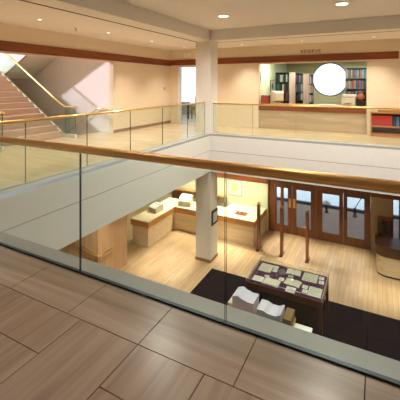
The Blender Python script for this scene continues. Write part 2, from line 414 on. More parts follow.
MB().tube([(-7.14, 7.8, -3.36), (-7.15, 7.8, -3.42), (-7.25, 7.8, -3.42)], 0.012, 'brass').build('bracket', hr)

# ------------------------------------------------------------------ lower shell
struct('floor_lower', MB().box(-10, 4.7, -3.2, 13.6, ZL - 0.1, ZL, 'wood_floor').box(SX0, -10, SY0, SY1, ZL - 0.1, ZL, 'trav_wall'))
struct('carpet_edge_floor', MB().box(-4.68, 4.5, -3.0, 9.78, ZL, ZL + 0.008, 'carpet'))
WLY = 13.3
struct('wall_lower_staff', MB().box(-10, -3.9, WLY, WLY + 0.15, ZL, ZS, 'green_lit_wall').box(-10.1, -10, 8.85, WLY, ZL, ZS, 'green_lit_wall'))
struct('ceiling_lower_left', MB().box(-10.1, XL, 8.85, 13.45, ZS, ZS + 0.1, 'ceiling'))
struct('wall_lower_left', MB().box(-5.4, -5.2, -3.2, 2.0, ZL, ZS, 'plaster').box(-10, -5.2, 1.85, 2.0, ZL, ZS, 'plaster').box(-10, -9.9, 2.0, SY0 - 0.15, ZL, ZS, 'plaster').box(-10, XL, 2.0, SY0 - 0.15, ZS, ZS + 0.1, 'plaster'))
struct('trim_lower_green', MB().box(-10, -3.9, WLY - 0.03, WLY, -2.34, -2.05, 'wood_band'))

# ------------------------------------------------------------------ doors to the outside
YD = 13.45
struct('wall_door_side', MB().box(-0.2, 0.455, YD, YD + 0.15, ZL, ZS, 'tan_wall').box(0.455, 0.665, YD, YD + 0.15, ZL, ZL + 0.3, 'tan_wall').box(0.455, 0.665, YD, YD + 0.15, -2.34, ZS, 'tan_wall').box(0.665, 4.5, YD, YD + 0.15, ZL, ZS, 'wood_dark').box(-3.9, -0.2, YD, YD + 0.15, -2.10, ZS, 'cream'))
struct('trim_door_header', MB().box(-3.9, -0.2, YD - 0.04, YD + 0.1, -2.34, -2.05, 'wood_door').box(-0.2, 4.5, YD - 0.03, YD, -2.34, -2.05, 'wood_band'))
struct('trim_door_jamb', MB().box(-3.9, -3.66, YD - 0.04, YD + 0.1, ZL, -2.34, 'wood_door'))
doors = [(-3.65, -2.97, 'r'), (-2.97, -2.1, 'l'), (-2.05, -1.12, 'r'), (-1.12, -0.22, 'l')]
for i, (a, b, side) in enumerate(doors):
    d = MB(); a += 0.006; b -= 0.006
    sl_, sr_ = (0.07, 0.16) if side == 'r' else (0.16, 0.16)
    if i == 2: sl_, sr_ = 0.2, 0.13
    if i == 3: sl_, sr_ = 0.13, 0.2
    d.box(a, a + sl_, YD, YD + 0.05, ZL + 0.01, -2.345, 'wood_door').box(b - sr_, b, YD, YD + 0.05, ZL + 0.01, -2.345, 'wood_door')
    d.box(a + sl_, b - sr_, YD, YD + 0.05, ZL + 0.01, ZL + 0.33, 'wood_door').box(a + sl_, b - sr_, YD, YD + 0.05, -2.47, -2.345, 'wood_door')
    if i == 0: d.box(-3.42, -3.30, YD, YD + 0.05, ZL + 0.33, -2.47, 'wood_door')
    o = struct('door_%d' % (i + 1), d)
    for pa, pb_ in (((a + sl_, -3.42), (-3.30, b - sr_)) if i == 0 else ((a + sl_, b - sr_),)):
        MB().box(pa, pb_, YD + 0.02, YD + 0.03, ZL + 0.33, -2.47, 'pane').build('pane', o)
    hx = b - sr_ * 0.5 if side == 'r' else a + sl_ * 0.5
    if i in (0, 1):
        MB().box(hx - 0.045, hx + 0.045, YD - 0.008, YD, -3.2, -2.85, 'brass').build('push_plate', o)
    else:
        MB().tube([(hx, YD, -2.9), (hx, YD - 0.05, -2.9), (hx, YD - 0.05, -3.3), (hx, YD, -3.3)], 0.012, 'wood_dark').build('handle', o)
struct('trim_door_post', MB().box(-2.1, -2.05, YD - 0.02, YD + 0.1, ZL, -2.34, 'wood_door').box(-0.22, -0.2, YD, YD + 0.1, ZL, -2.34, 'wood_door'))

# outside
struct('paving_outside', MB().box(-12, 8, YD + 0.15, 17.2, ZL - 0.1, ZL - 0.02, 'pave').box(-12, 8, 17.2, 17.35, ZL - 0.1, ZL + 0.1, 'shelf'))
struct('ground_outside', MB().box(-60, 60, 17.35, 120, ZL - 0.3, ZL - 0.1, 'snow'))

# ------------------------------------------------------------------ glass railings round the void
def railing(name, label, axis, c, joints, ends, rail_mat='bronze', rr=0.038, chan='steel', zr=1.035):
    """axis 0: runs along X at y = c; axis 1: runs along Y at x = c"""
    t = thing(name, label, 'railing', ((joints[0] + joints[-1]) / 2, c, 0) if axis == 0 else (c, (joints[0] + joints[-1]) / 2, 0))
    def B(a0, a1, h, z0, z1, m, **k):
        return bx(a0, a1, c - h, c + h, z0, z1, m, **k) if axis == 0 else bx(c - h, c + h, a0, a1, z0, z1, m, **k)
    for a, b in zip(joints, joints[1:]):
        B(a + 0.005, b - 0.005, 0.0065, 0.006, zr, 'glass', side=((3, 5) if axis == 0 else (2, 4), 'glass_edge')).build('glass_panel', t)
    B(joints[0], joints[-1], 0.014, 0.0, 0.012, chan).build('base_channel', t)
    pts = [(ends[0], c, zr), ((ends[0] + ends[1]) / 2, c, zr), (ends[1], c, zr)]
    if axis == 1: pts = [(p[1], p[0], p[2]) for p in pts]
    MB().tube(pts, rr, rail_mat, n=20).build('handrail', t)
    return t


railing('glass_railing', 'long glass railing with bronze handrail in the foreground', 0, 2.10,
        [-4.92, -3.58, -2.25, -0.905, 0.44, 1.78, 3.12], (-5.15, 3.2), rr=0.034, zr=1.053)
railing('glass_railing', 'glass railing with slim brass handrail along the gallery in front of the stairs', 1, -5.07,
        [2.2, 3.58, 4.90, 6.22, 7.55, 8.88, 10.04], (2.16, 10.04), 'brass', 0.026, 'chan', 1.02)
railing('glass_railing', 'glass railing with slim brass handrail across from the reserve desk', 0, 10.24,
        [-4.86, -3.49, -2.15, -0.81, 0.53, 1.87, 3.2], (-4.86, 3.2), 'brass', 0.024, 'chan', 0.985)

# ------------------------------------------------------------------ lamps
LAMPS = []
def downlight(name_label, loc, watts, group, r=0.09, ang=95, blend=0.9, color=WARM, size=0.06):
    x, y, z = loc
    t = thing('downlight', name_label, 'ceiling light', (x, y, z), group)
    MB().lathe((x, y, z), [(r * 0.8, -0.002), (r, -0.012), (r * 1.08, -0.004), (r * 1.08, 0.0)], 'metal_trim').build('trim_ring', t)
    MB().lathe((x, y, z), [(r * 0.78, -0.0135), (r * 0.8, -0.012)], 'lamp').build('lens', t)
    l = bpy.data.lights.new('downlight_lamp', 'SPOT'); l.energy = watts; l.spot_size = math.radians(ang); l.spot_blend = blend
    l.color = color; l.shadow_soft_size = size
    o = bpy.data.objects.new('downlight_lamp', l); COL.objects.link(o); o.parent = t; o.location = (0, 0, -0.03)


nth = ['first', 'second', 'third', 'fourth', 'fifth', 'sixth']
for i, x in enumerate((-3.55, -0.7, 2.1)):
    for j, y in enumerate((8.1, 5.3, 2.5)):
        downlight(['left', 'middle', 'right'][i] + ' round white recessed light in the ' + ['back', 'middle', 'nearest'][j] + ' row of the high ceiling',
                  (x, y, ZH), W_ATRIUM * (1.9, 0.58, 0.14)[j], 'recessed lights in the high ceiling', 0.15, 162, color=NEUTRAL)
for i, y in enumerate((3.1, 5.0, 7.15, 9.2, 11.3)):
    downlight('small recessed light in the low ceiling before the stairs, ' + nth[i] + ' from the near end', (-6.6, y, ZC), W_CORR, 'small lights over the stair gallery', 0.045, 105)
for i, x in enumerate((-4.3, -2.2, -0.1, 2.0)):
    downlight('small recessed light in the low ceiling before the reserve desk, ' + nth[i] + ' from the column', (x, 11.45, ZC), W_BACK, 'small lights over the reserve gallery', 0.045)
low = [(-6.2, 9.35, 'over the floor beside the column'), (-7.6, 11.9, 'over the left end of the long desk'), (-6.1, 12.2, 'over the middle of the long desk'),
       (-4.6, 12.3, 'over the desk by the framed picture'), (-4.9, 11.0, 'over the floor right of the column'), (-2.7, 12.3, 'inside the doors with the brass plates'),
       (-1.0, 12.4, 'inside the doors on the right'), (0.15, 11.0, 'over the rounded desk'), (-2.2, 10.8, 'over the security posts'), (2.3, 12.0, 'over the far right of the entrance')]
for x, y, s in low:
    desk = 'desk' in s and 'rounded' not in s
    downlight('recessed light in the lower ceiling ' + s, (x, y, ZS), W_LOW * (1.4 if desk else 1.5), 'recessed lights in the lower ceiling', 0.07, 130 if desk else 48, 0.85)
downlight('recessed light in the lower ceiling before the foot of the stairs', (-6.2, 6.6, ZS), W_LOW * 1.4, 'recessed lights in the lower ceiling', 0.07, 140)

for i, x in enumerate((-9.0, -11.6)):  # out-of-view lamps added to brighten the stairwell
    downlight(['unseen fill light added high over the foot of the stairs', 'unseen fill light added high over the stair landing'][i], (x, 6.1, 6.4), 420, 'added fill lights over the stairs', 0.12, 130)

# ------------------------------------------------------------------ small things on walls and ceilings
sp = thing('sprinkler', 'small sprinkler head hanging from the low ceiling near the stairs', 'sprinkler', (-6.8, 6.2, ZC))
MB().lathe((-6.8, 6.2, ZC), [(0.05, -0.01), (0.05, 0)], 'metal_trim').build('escutcheon', sp)
MB().lathe((-6.8, 6.2, ZC), [(0.03, -0.075), (0.03, -0.07), (0.012, -0.065), (0.012, -0.01)], 'chan').build('nozzle', sp)
th = thing('thermostat', 'small wall thermostat left of the bright doorway', 'thermostat', (XL, 11.75, 1.45))
MB().box(XL, XL + 0.03, 11.69, 11.81, 1.4, 1.52, 'chan', bevel=0.006).build('case', th)
MB().lathe((XL + 0.03, 11.75, 1.46), [(0.035, 0), (0.03, 0.02)], 'beige', axis=0).build('dial', th)
es = thing('exit_sign', 'small pale sign box above the bright doorway', 'sign', (-7.0, YB - 0.05, 2.8))
MB().box(-7.12, -6.84, YB - 0.06, YB, 2.72, 2.9, 'metal_trim', bevel=0.006).build('case', es)

# RESERVE lettering on the wall above the desk
cu = bpy.data.curves.new('lettering', 'FONT'); cu.body = 'RESERVE'; cu.size = 0.165; cu.extrude = 0.008; cu.align_x = 'CENTER'; cu.space_character = 1.12
tmp = bpy.data.objects.new('tmp', cu); COL.objects.link(tmp)
bpy.context.view_layer.update()
me = bpy.data.meshes.new_from_object(tmp.evaluated_get(bpy.context.evaluated_depsgraph_get()))
bpy.data.objects.remove(tmp)
me.materials.clear(); me.materials.append(mat('bronze_letters', (150, 116, 74), 0.4, metal=0.5))
ls = bpy.data.objects.new('lettering_sign', me); COL.objects.link(ls)
ls.location = (-2.06, YB - 0.009, 2.71); ls.rotation_euler = (PI / 2, 0, 0)
tag(ls, 'raised letters RESERVE on the wall above the wood trim', 'sign')

# ------------------------------------------------------------------ reserve desk and the room behind it
rd = thing('reserve_desk', 'stone fronted reserve desk with a wood edge in the wall opening', 'desk', (-2.1, 12.5, 0))
MB().box(OX0 + 0.004, OX1 - 0.004, YB + 0.01, 12.8, 0, 0.67, 'trav_counter').build('front_panel', rd)
MB().box(OX0 + 0.004, OX1 - 0.004, YB - 0.02, 12.8, 0.672, 0.88, 'wood_band').build('wood_edge', rd)
MB().box(OX0 + 0.004, OX1 - 0.004, YB - 0.02, 12.85, 0.88, 0.905, 'wood_counter').build('worktop', rd)
RX0, RX1, RY1, RZ = -4.0, 2.2, 17.0, 2.75
struct('wall_reserve_left', MB().box(RX0 - 0.15, RX0, YB + 0.2, RY1, 0, RZ, 'green_lit_wall'))
struct('wall_reserve_right', MB().box(RX1, RX1 + 0.15, YB + 0.2, RY1, 0, RZ, 'tan_wall'))
struct('floor_reserve', MB().box(RX0 - 0.15, RX1 + 0.15, 12.39, RY1 + 0.2, -0.1, -0.001, 'carpet'))
struct('ceiling_reserve', MB().box(RX0 - 0.15, RX1 + 0.15, YB + 0.2, RY1 + 0.2, RZ, RZ + 0.1, 'green_lit_wall'))
# the far wall with the round window
WX, WZ, WR = -2.0, 1.86, 0.80
mb = MB(); mi = mb.mi('reserve_wall'); n = 48
for y in (RY1, RY1 + 0.2):
    ci = [mb.bm.verts.new((WX + WR * math.cos(2 * PI * k / n), y, WZ + WR * math.sin(2 * PI * k / n))) for k in range(n)]
    if y == RY1: first = ci
    def edge(k):
        a = 2 * PI * (k + 0.0) / n; c, s = math.cos(a), math.sin(a); t = 1 / max(abs(c), abs(s)); h = 0.86
        return mb.bm.verts.new((WX + c * t * h, y, WZ + s * t * h))
    ou = [edge(k) for k in range(n)]
    for k in range(n): mb._face([ci[k], ci[(k + 1) % n], ou[(k + 1) % n], ou[k]], mi)
for k in range(n): mb._face([first[k], first[(k + 1) % n], ci[(k + 1) % n], ci[k]], mi)
mb.box(RX0, WX - 0.86, RY1, RY1 + 0.2, 0, RZ, 'reserve_wall').box(WX + 0.86, RX1, RY1, RY1 + 0.2, 0, RZ, 'reserve_wall')
mb.box(WX - 0.86, WX + 0.86, RY1, RY1 + 0.2, 0, WZ - 0.86, 'reserve_wall').box(WX - 0.86, WX + 0.86, RY1, RY1 + 0.2, WZ + 0.86, RZ, 'reserve_wall')
struct('wall_reserve_back', mb)
rw = struct('window_3', MB().tube([(WX + (WR - 0.02) * math.cos(a), RY1 + 0.02, WZ + (WR - 0.02) * math.sin(a)) for a in [2 * PI * k / 48 for k in range(49)]], 0.03, 'steel', 8))
MB().lathe((WX, RY1 + 0.1, WZ), [(WR - 0.01, 0), (WR - 0.01, 0.01)], 'pane', 48, axis=1).build('pane', rw)

BOOKS = {}
def book(kind, rgb, x, y, z, wx, dy, hz, facing, label, group):
    """unit book: spine towards -Y when facing is 'y', towards +X when facing is 'x'"""
    if kind not in BOOKS:
        BOOKS[kind] = mat('book_' + kind, rgb, 0.6, var=0.1)
    key = kind + '_mesh'
    if key not in BOOKS:
        m = MB().box(-0.5, -0.44, 0, 1, 0, 1, BOOKS[kind]).box(0.44, 0.5, 0, 1, 0, 1, BOOKS[kind]).box(-0.44, 0.44, 0, 0.06, 0, 1, BOOKS[kind]).box(-0.44, 0.44, 0.06, 0.96, 0.02, 0.97, 'paper')
        o = m.build('book'); BOOKS[key] = o.data
    else:
        o = bpy.data.objects.new('book', BOOKS[key]); COL.objects.link(o)
    o.scale = (wx, dy, hz); o.location = (x, y, z + 0.0015)
    if facing == 'x': o.rotation_euler = (0, 0, PI / 2)
    return tag(o, label, 'book', group)


KINDS_ = [('dark_blue', (34, 48, 74)), ('black', (30, 30, 34)), ('dark_green', (36, 66, 54)), ('maroon', (104, 36, 36)), ('cream', (206, 200, 176)),
          ('teal', (60, 104, 108)), ('brown', (110, 78, 52)), ('red', (164, 48, 40))]
def fill(x0, x1, y, z, hmax, depth, where, rnd, facing='y', kinds=None, wmin=0.035, wmax=0.07, group=None):
    p = x0
    ks = kinds or KINDS_
    while True:
        wv = rnd.uniform(wmin, wmax)
        if p + wv > x1: break
        k = rnd.choice(ks); h = hmax * rnd.uniform(0.72, 0.98)
        lab = k[0].replace('_', ' ') + ' book on the ' + where
        if facing == 'y': book(k[0], k[1], p + wv / 2, y, z, wv * 0.95, depth, h, 'y', lab, 'books on the ' + where)
        else: book(k[0], k[1], y, p + wv / 2, z, wv * 0.95, depth, h, 'x', lab, 'books on the ' + where)
        p += wv + rnd.uniform(0.0, 0.01)


shelfnames = ['lowest', 'second', 'third', 'fourth', 'top']
def shelving(label, x0, x1, y0, y1, H, nsh, where, seed, facing='y', z0=0.12, back=True, ends='shelf', kinds=None):
    t = thing('bookcase', label, 'bookcase', ((x0 + x1) / 2, (y0 + y1) / 2, 0))
    rnd = random.Random(seed)
    if facing == 'y':
        MB().box(x0, x0 + 0.025, y0, y1, 0, H, ends).build('side_panel', t); MB().box(x1 - 0.025, x1, y0, y1, 0, H, ends).build('side_panel', t)
        MB().box(x0 + 0.025, x1 - 0.025, y1 - 0.02, y1, 0, H, 'shelf').build('back_panel', t)
    else:
        MB().box(x0, x1, y0, y0 + 0.04, 0, H, ends).build('end_panel', t); MB().box(x0, x1, y1 - 0.03, y1, 0, H, 'shelf').build('end_panel', t)
        MB().box(x0, x0 + 0.02, y0 + 0.04, y1 - 0.03, 0, H, 'shelf').build('back_panel', t)
    dz = (H - z0) / nsh
    for k in range(nsh + 1):
        z = z0 + k * dz
        if facing == 'y': MB().box(x0 + 0.025, x1 - 0.025, y0 + 0.01, y1 - 0.02, z - 0.02, z, 'shelf').build('shelf', t)
        else: MB().box(x0 + 0.02, x1 - 0.01, y0 + 0.04, y1 - 0.03, z - 0.02, z, 'shelf').build('shelf', t)
        if k < nsh and z > 0.55:
            wh = shelfnames[k] + ' shelf of the ' + where
            if facing == 'y': fill(x0 + 0.035, x1 - 0.035, y0 + 0.03, z, dz - 0.05, 0.2, wh, rnd, 'y', kinds)
            else: fill(y0 + 0.05, y1 - 0.04, x1 - 0.02, z, dz - 0.05, 0.17, wh, rnd, 'x', kinds)
    return t


shelving('dark bookcase of mixed books beyond the reserve desk, against the left wall', -3.98, -3.27, 14.8, 15.08, 2.15, 5, 'left bookcase behind the reserve desk', 3)
shelving('book range with a pale end panel in the reserve room, left of the two', -3.25, -3.0, 14.2, 16.2, 2.12, 5, 'long range behind the reserve desk', 5, 'x', ends='endpanel')
shelving('book range with a pale end panel beside the round window', -2.69, -2.46, 14.2, 15.3, 2.05, 5, 'range beside the round window', 6, 'x', ends='endpanel')
KR = [('maroon', (104, 36, 36)), ('dark_blue', (34, 48, 74)), ('dark_green', (36, 66, 54)), ('teal', (60, 104, 108)), ('black', (30, 30, 34)), ('brown', (110, 78, 52))]
shelving('dark bookcase of mixed books at the right of the round window', -1.24, -0.2, 15.9, 16.18, 2.34, 5, 'right bookcase behind the reserve desk', 8, kinds=KR)
for i, (x, y, s) in enumerate(((-3.2, 13.3, 'left'), (-1.0, 15.0, 'right'))):
    t = thing('fluorescent_light', s + ' fluorescent ceiling fixture in the reserve room', 'ceiling light', (x, y, RZ))
    MB().box(x - 0.6, x + 0.6, y - 0.15, y + 0.15, RZ - 0.06, RZ, 'metal_trim').build('housing', t)
    MB().box(x - 0.57, x + 0.57, y - 0.12, y + 0.12, RZ - 0.075, RZ - 0.06, 'tube').build('diffuser', t)
    l = bpy.data.lights.new('fluorescent_lamp', 'AREA'); l.shape = 'RECTANGLE'; l.size = 1.1; l.size_y = 0.22; l.energy = (46, 115)[i]; l.color = (0.95, 1.0, 0.84)
    lo = bpy.data.objects.new('fluorescent_lamp', l); COL.objects.link(lo); lo.parent = t; lo.location = (0, 0, -0.085)
wl = thing('wall_lamp', 'narrow vertical lamp at the left jamb of the reserve desk opening', 'lamp', (-3.95, 12.9, 1.95))
MB().box(-3.999, -3.96, 12.7, 12.8, 1.72, 2.1, 'brass').build('bracket', wl)
MB().box(-3.96, -3.93, 12.71, 12.79, 1.76, 2.06, 'tube').build('tube', wl)
po = thing('framed_poster', 'small poster with a dark oval on the left wall of the reserve room', 'picture', (-4, 14.2, 1.55))
MB().box(-3.999, -3.98, 14.0, 14.5, 1.3, 1.8, 'wood_dark').build('frame', po)
MB().box(-3.98, -3.975, 14.03, 14.47, 1.33, 1.77, 'paper').lathe((-3.974, 14.25, 1.55), [(0.13, 0), (0.13, 0.003)], 'shelf', axis=0).build('print', po)

bb = thing('russet_box', 'russet box on the left end of the reserve desk', 'box', (-3.72, 12.5, 0.905))
MB().box(-3.88, -3.60, 12.35, 12.62, 0.905, 1.17, 'red_box', bevel=0.006).build('body', bb)
MB().box(-3.885, -3.595, 12.345, 12.625, 1.17, 1.21, 'red_box', bevel=0.006).build('lid', bb)


def crt(x, y, z, rot, label, s=1.0, group=None, m='beige'):
    """deep old monitor; screen towards local +Y"""
    t = thing('monitor', label, 'monitor', (x, y, z), group)
    t.rotation_euler = (0, 0, rot)
    def add(mb, name, parent=t):
        o = mb.build(name); o.parent = t; return o
    add(MB().box(-0.13 * s, 0.13 * s, -0.12 * s, 0.14 * s, 0.0, 0.03 * s, m, bevel=0.01 * s).lathe((0, 0, 0), [(0.09 * s, 0.03 * s), (0.07 * s, 0.06 * s)], m), 'stand')
    bm_ = MB(); mi = bm_.mi(m)
    A = [bm_.bm.verts.new((sx * 0.2 * s, 0.2 * s, 0.06 * s + zz * s)) for sx, zz in ((-1, 0), (1, 0), (1, 0.36), (-1, 0.36))]
    Bv = [bm_.bm.verts.new((sx * 0.19 * s, 0.05 * s, 0.06 * s + zz * s)) for sx, zz in ((-1, 0.01), (1, 0.01), (1, 0.355), (-1, 0.355))]
    Cv = [bm_.bm.verts.new((sx * 0.12 * s, -0.22 * s, 0.06 * s + zz * s)) for sx, zz in ((-1, 0.06), (1, 0.06), (1, 0.29), (-1, 0.29))]
    for P, Q in ((A, Bv), (Bv, Cv)):
        for k in range(4): bm_._face([P[k], P[(k + 1) % 4], Q[(k + 1) % 4], Q[k]], mi)
    bm_._face(A, mi); bm_._face(Cv[::-1], mi)
    add(bm_, 'housing')
    add(MB().box(-0.165 * s, 0.165 * s, 0.2 * s, 0.205 * s, 0.10 * s, 0.38 * s, 'screen'), 'screen')
    return t


crt(-3.28, 12.55, 0.906, 0.5, 'pale monitor seen from behind on the left of the reserve desk', 1.12)
pr = thing('printer', 'pale office machine on the right of the reserve desk', 'printer', (-0.85, 12.5, 0.905))
MB().box(-1.08, -0.66, 12.35, 12.72, 0.905, 1.2, 'beige', bevel=0.012).build('body', pr)
MB().box(-1.06, -0.64, 12.33, 12.74, 1.205, 1.28, 'metal_trim', bevel=0.01).build('lid', pr)
MB().box(-1.0, -0.78, 12.25, 12.35, 1.0, 1.02, 'chan').build('tray', pr)
va = tag(MB().lathe((-0.50, 12.5, 1.0715), [(0.05, 0), (0.1, 0.05), (0.125, 0.12), (0.11, 0.19), (0.06, 0.235), (0.07, 0.25)], mat('copper_glaze', (170, 96, 66), 0.35)).build('pot', origin=(-0.50, 12.5, 1.07)),
         'round copper coloured pot at the right end of the reserve desk', 'pot')
cb = tag(MB().box(-0.64, -0.36, 12.36, 12.64, 0.906, 1.07, 'black', bevel=0.01).build('file_box', origin=(-0.5, 12.5, 0.906)), 'low black box under the copper coloured pot on the reserve desk', 'box')
cb = tag(MB().box(-0.62, -0.36, 12.68, 12.8, 0.906, 1.36, 'black', bevel=0.01).build('storage_box', origin=(-0.5, 12.74, 0.906)), 'tall black box behind the copper coloured pot on the reserve desk', 'box')
pp = tag(MB().box(-0.28, 0.28, -0.15, 0.15, 0, 0.02, 'paper_white', bevel=0.004).build('paper_pad', origin=(0, 0, 0)), 'flat white papers in the middle of the reserve desk', 'papers')
pp.location = (-1.55, 12.5, 0.905)

# small bookcase with red volumes
bc = thing('low_bookcase', 'low oak bookcase of red volumes right of the reserve desk', 'bookcase', (0.4, 12.0, 0))
BX0, BX1, BY0, BY1 = -0.2, 1.0, 11.86, 12.185
MB().box(BX0, BX0 + 0.035, BY0, BY1, 0, 0.72, 'wood_case').build('side_panel', bc); MB().box(BX1 - 0.035, BX1, BY0, BY1, 0, 0.72, 'wood_case').build('side_panel', bc)
MB().box(BX0 - 0.01, BX1 + 0.01, BY0 - 0.01, BY1, 0.72, 0.755, 'wood_case').build('top', bc)
MB().box(BX0 + 0.035, BX1 - 0.035, BY0 + 0.01, BY1 - 0.02, 0.0, 0.1, 'wood_case').build('plinth', bc)
MB().box(BX0 + 0.035, BX1 - 0.035, BY0 + 0.005, BY1 - 0.02, 0.30, 0.335, 'wood_case').build('shelf', bc)
MB().box(BX0 + 0.035, BX1 - 0.035, BY1 - 0.02, BY1, 0, 0.72, 'wood_dark').build('back_panel', bc)
p = BX0 + 0.045
for k in range(9):
    book('scarlet', (196, 44, 34), p + 0.03, BY0 + 0.05, 0.335, 0.058, 0.22, 0.315, 'y', 'red bound volume in the row on the low oak bookcase', 'red volumes on the low bookcase'); p += 0.0605
for k, kk in enumerate((KINDS_[1], KINDS_[0], ('sky_blue', (70, 120, 170)), KINDS_[1], KINDS_[0], KINDS_[3])):
    book(kk[0], kk[1], p + 0.03, BY0 + 0.05, 0.335, 0.056, 0.2, 0.27 + 0.01 * (k % 3), 'y', kk[0].replace('_', ' ') + ' book right of the red volumes on the low oak bookcase', 'other books on the low bookcase'); p += 0.0605
wt = tag(MB().box(-0.42, 0.42, -0.1, 0.1, 0, 0.07, 'wood_case', bevel=0.006).box(-0.4, 0.4, -0.08, 0.08, 0.07, 0.08, 'wood_counter').build('wooden_tray', origin=(0, 0, 0)), 'long wooden box lying on top of the low oak bookcase', 'box')
wt.location = (0.42, 12.05, 0.755)

# ------------------------------------------------------------------ bright room beyond the doorway
struct('wall_day_room', MB().box(-11.0, -10.85, 12.4, 16.2, 0, 2.9, 'plaster').box(-10.85, -8.0, 12.4, 12.5, 0, 2.9, 'plaster').box(-5.0, -4.85, 12.4, 16.2, 0, 2.9, 'plaster').box(-10.85, -5.0, 16.05, 16.2, 0, 0.55, 'plaster'))
struct('floor_day_room', MB().box(-11.0, -4.85, 12.39, 16.2, -0.1, -0.002, mat('pale_floor', (226, 224, 206), 0.35, var=0.02)))
wd = struct('window_4', MB().box(-10.85, -5.0, 16.06, 16.12, 0.55, 0.6, 'metal_trim').box(-7.0, -6.95, 16.06, 16.12, 0.6, 2.9, 'metal_trim'))
MB().box(-10.85, -7.0, 16.08, 16.09, 0.6, 2.9, 'pane').build('pane', wd); MB().box(-6.95, -5.0, 16.08, 16.09, 0.6, 2.9, 'pane').build('pane', wd)
struct('door_5', MB().box(DX0, DX0 + 0.06, YB - 0.01, YB + 0.21, 0, 2.38, 'metal_trim').box(DX0, DX1, YB - 0.01, YB + 0.21, 2.34, 2.38, 'metal_trim'))
tb = thing('table', 'dark topped table in the bright room beyond the doorway', 'table', (-8.15, 13.6, 0))
MB().box(-8.5, -7.82, 13.2, 14.0, 0.76, 0.80, 'wood_dark', bevel=0.006).build('tabletop', tb)
for sx in (-8.45, -7.92):
    for sy in (13.25, 13.9): MB().box(sx, sx + 0.05, sy, sy + 0.05, 0, 0.76, 'wood_dark').build('leg', tb)
ch = thing('chair', 'mustard upholstered chair in the bright room beyond the doorway', 'chair', (-7.65, 14.4, 0))
MB().box(-7.9, -7.4, 14.15, 14.65, 0.40, 0.54, 'yellow', bevel=0.03).build('seat', ch)
MB().box(-7.9, -7.4, 14.57, 14.66, 0.56, 1.05, 'yellow', bevel=0.03).build('backrest', ch)
for sx in (-7.88, -7.46):
    for sy in (14.18, 14.58): MB().box(sx, sx + 0.04, sy, sy + 0.04, 0, 0.40, 'wood_dark').build('leg', ch)

# ------------------------------------------------------------------ lower floor: long desk
CZ = ZL + 0.92
ld = thing('service_desk', 'long angled service desk of pale stone with an oak edge on the lower floor', 'desk', (-6, 12, ZL))
outer = [(-8.1, 9.95), (-7.3, 9.95), (-7.3, 11.75), (-3.93, 11.75), (-3.93, 13.26), (-4.7, 13.26), (-4.7, 12.6), (-8.1, 12.6)]
MB().prism([(-8.05, 10.0), (-7.34, 10.0), (-7.34, 11.79), (-3.97, 11.79), (-3.97, 13.25), (-4.65, 13.25), (-4.65, 12.55), (-8.05, 12.55)], 2, ZL, CZ - 0.22, 'trav_wall').build('front_panel', ld)
MB().prism(outer, 2, CZ - 0.22, CZ - 0.025, 'wood_counter').build('wood_edge', ld)
MB().prism([(-8.09, 9.96), (-7.31, 9.96), (-7.31, 11.76), (-3.94, 11.76), (-3.94, 13.25), (-5.4, 13.25), (-5.4, 12.6), (-8.09, 12.6)], 2, CZ - 0.024, CZ, 'countertop').build('worktop', ld)
def terminal(x, y, z, rot, label, w, d, h):
    t = thing('desk_terminal', label, 'terminal', (x, y, z)); t.rotation_euler = (0, 0, rot)
    def add(mb, name):
        o = mb.build(name); o.parent = t
    add(MB().prism([(-d / 2, 0.001), (d / 2, 0.001), (d / 2, h), (d * 0.1, h * 1.02), (-d / 2, h * 0.62)], 0, -w / 2, w / 2, 'beige'), 'body')
    add(MB().prism([(-d * 0.46, h * 0.67), (d * 0.08, h * 1.03), (d * 0.09, h * 1.07), (-d * 0.47, h * 0.71)], 0, -w * 0.46, w * 0.46, 'paper_white'), 'sloped_cover')
    add(MB().box(-w * 0.4, w * 0.4, d * 0.15, d * 0.42, h, h * 1.12, 'metal_trim', bevel=0.006), 'lid')
terminal(-7.72, 11.02, CZ, -0.2, 'cream desk machine with a white sloped top near the left end of the service desk', 0.42, 0.42, 0.24)
terminal(-7.0, 12.12, CZ, 0.25, 'larger cream desk machine with a white sloped top at the corner of the service desk', 0.5, 0.5, 0.34)
ds = thing('desk_stand', 'small black stand on the service desk beside the column', 'stand', (-6.35, 11.95, CZ))
MB().lathe((-6.35, 11.95, CZ), [(0.06, 0), (0.06, 0.015), (0.012, 0.02), (0.012, 0.14)], 'black').build('base', ds)
MB().box(-6.43, -6.27, 11.93, 11.95, CZ + 0.14, CZ + 0.26, 'black').build('panel', ds)
for i, (x, y) in enumerate(((-8.0, 12.85), (-6.55, 12.85))):
    c = thing('office_chair', ['dark office chair behind the left wing of the service desk', 'dark office chair behind the service desk by the column'][i], 'chair', (x, y, ZL))
    MB().lathe((x, y, ZL), [(0.26, 0), (0.26, 0.03), (0.03, 0.06), (0.03, 0.42)], 'black').build('pedestal', c)
    MB().box(x - 0.22, x + 0.22, y - 0.2, y + 0.2, ZL + 0.42, ZL + 0.5, 'wood_dark', bevel=0.02).build('seat', c)
    MB().box(x - 0.22, x + 0.22, y + 0.14, y + 0.2, ZL + 0.55, ZL + 1.15, 'wood_dark', bevel=0.02).build('backrest', c)
sc_ = thing('wall_shelf', 'wooden shelf of orange binders on the wall behind the service desk', 'shelf', (-6.6, 13.2, ZL + 1.2))
MB().box(-8.8, -5.7, 13.08, WLY - 0.001, ZL + 1.14, ZL + 1.17, 'wood_counter').build('board', sc_)
for x in (-8.4, -7.2, -6.0): MB().prism([(13.09, ZL + 1.139), (WLY - 0.001, ZL + 1.139), (WLY - 0.001, ZL + 0.95)], 0, x, x + 0.02, 'wood_counter').build('bracket', sc_)
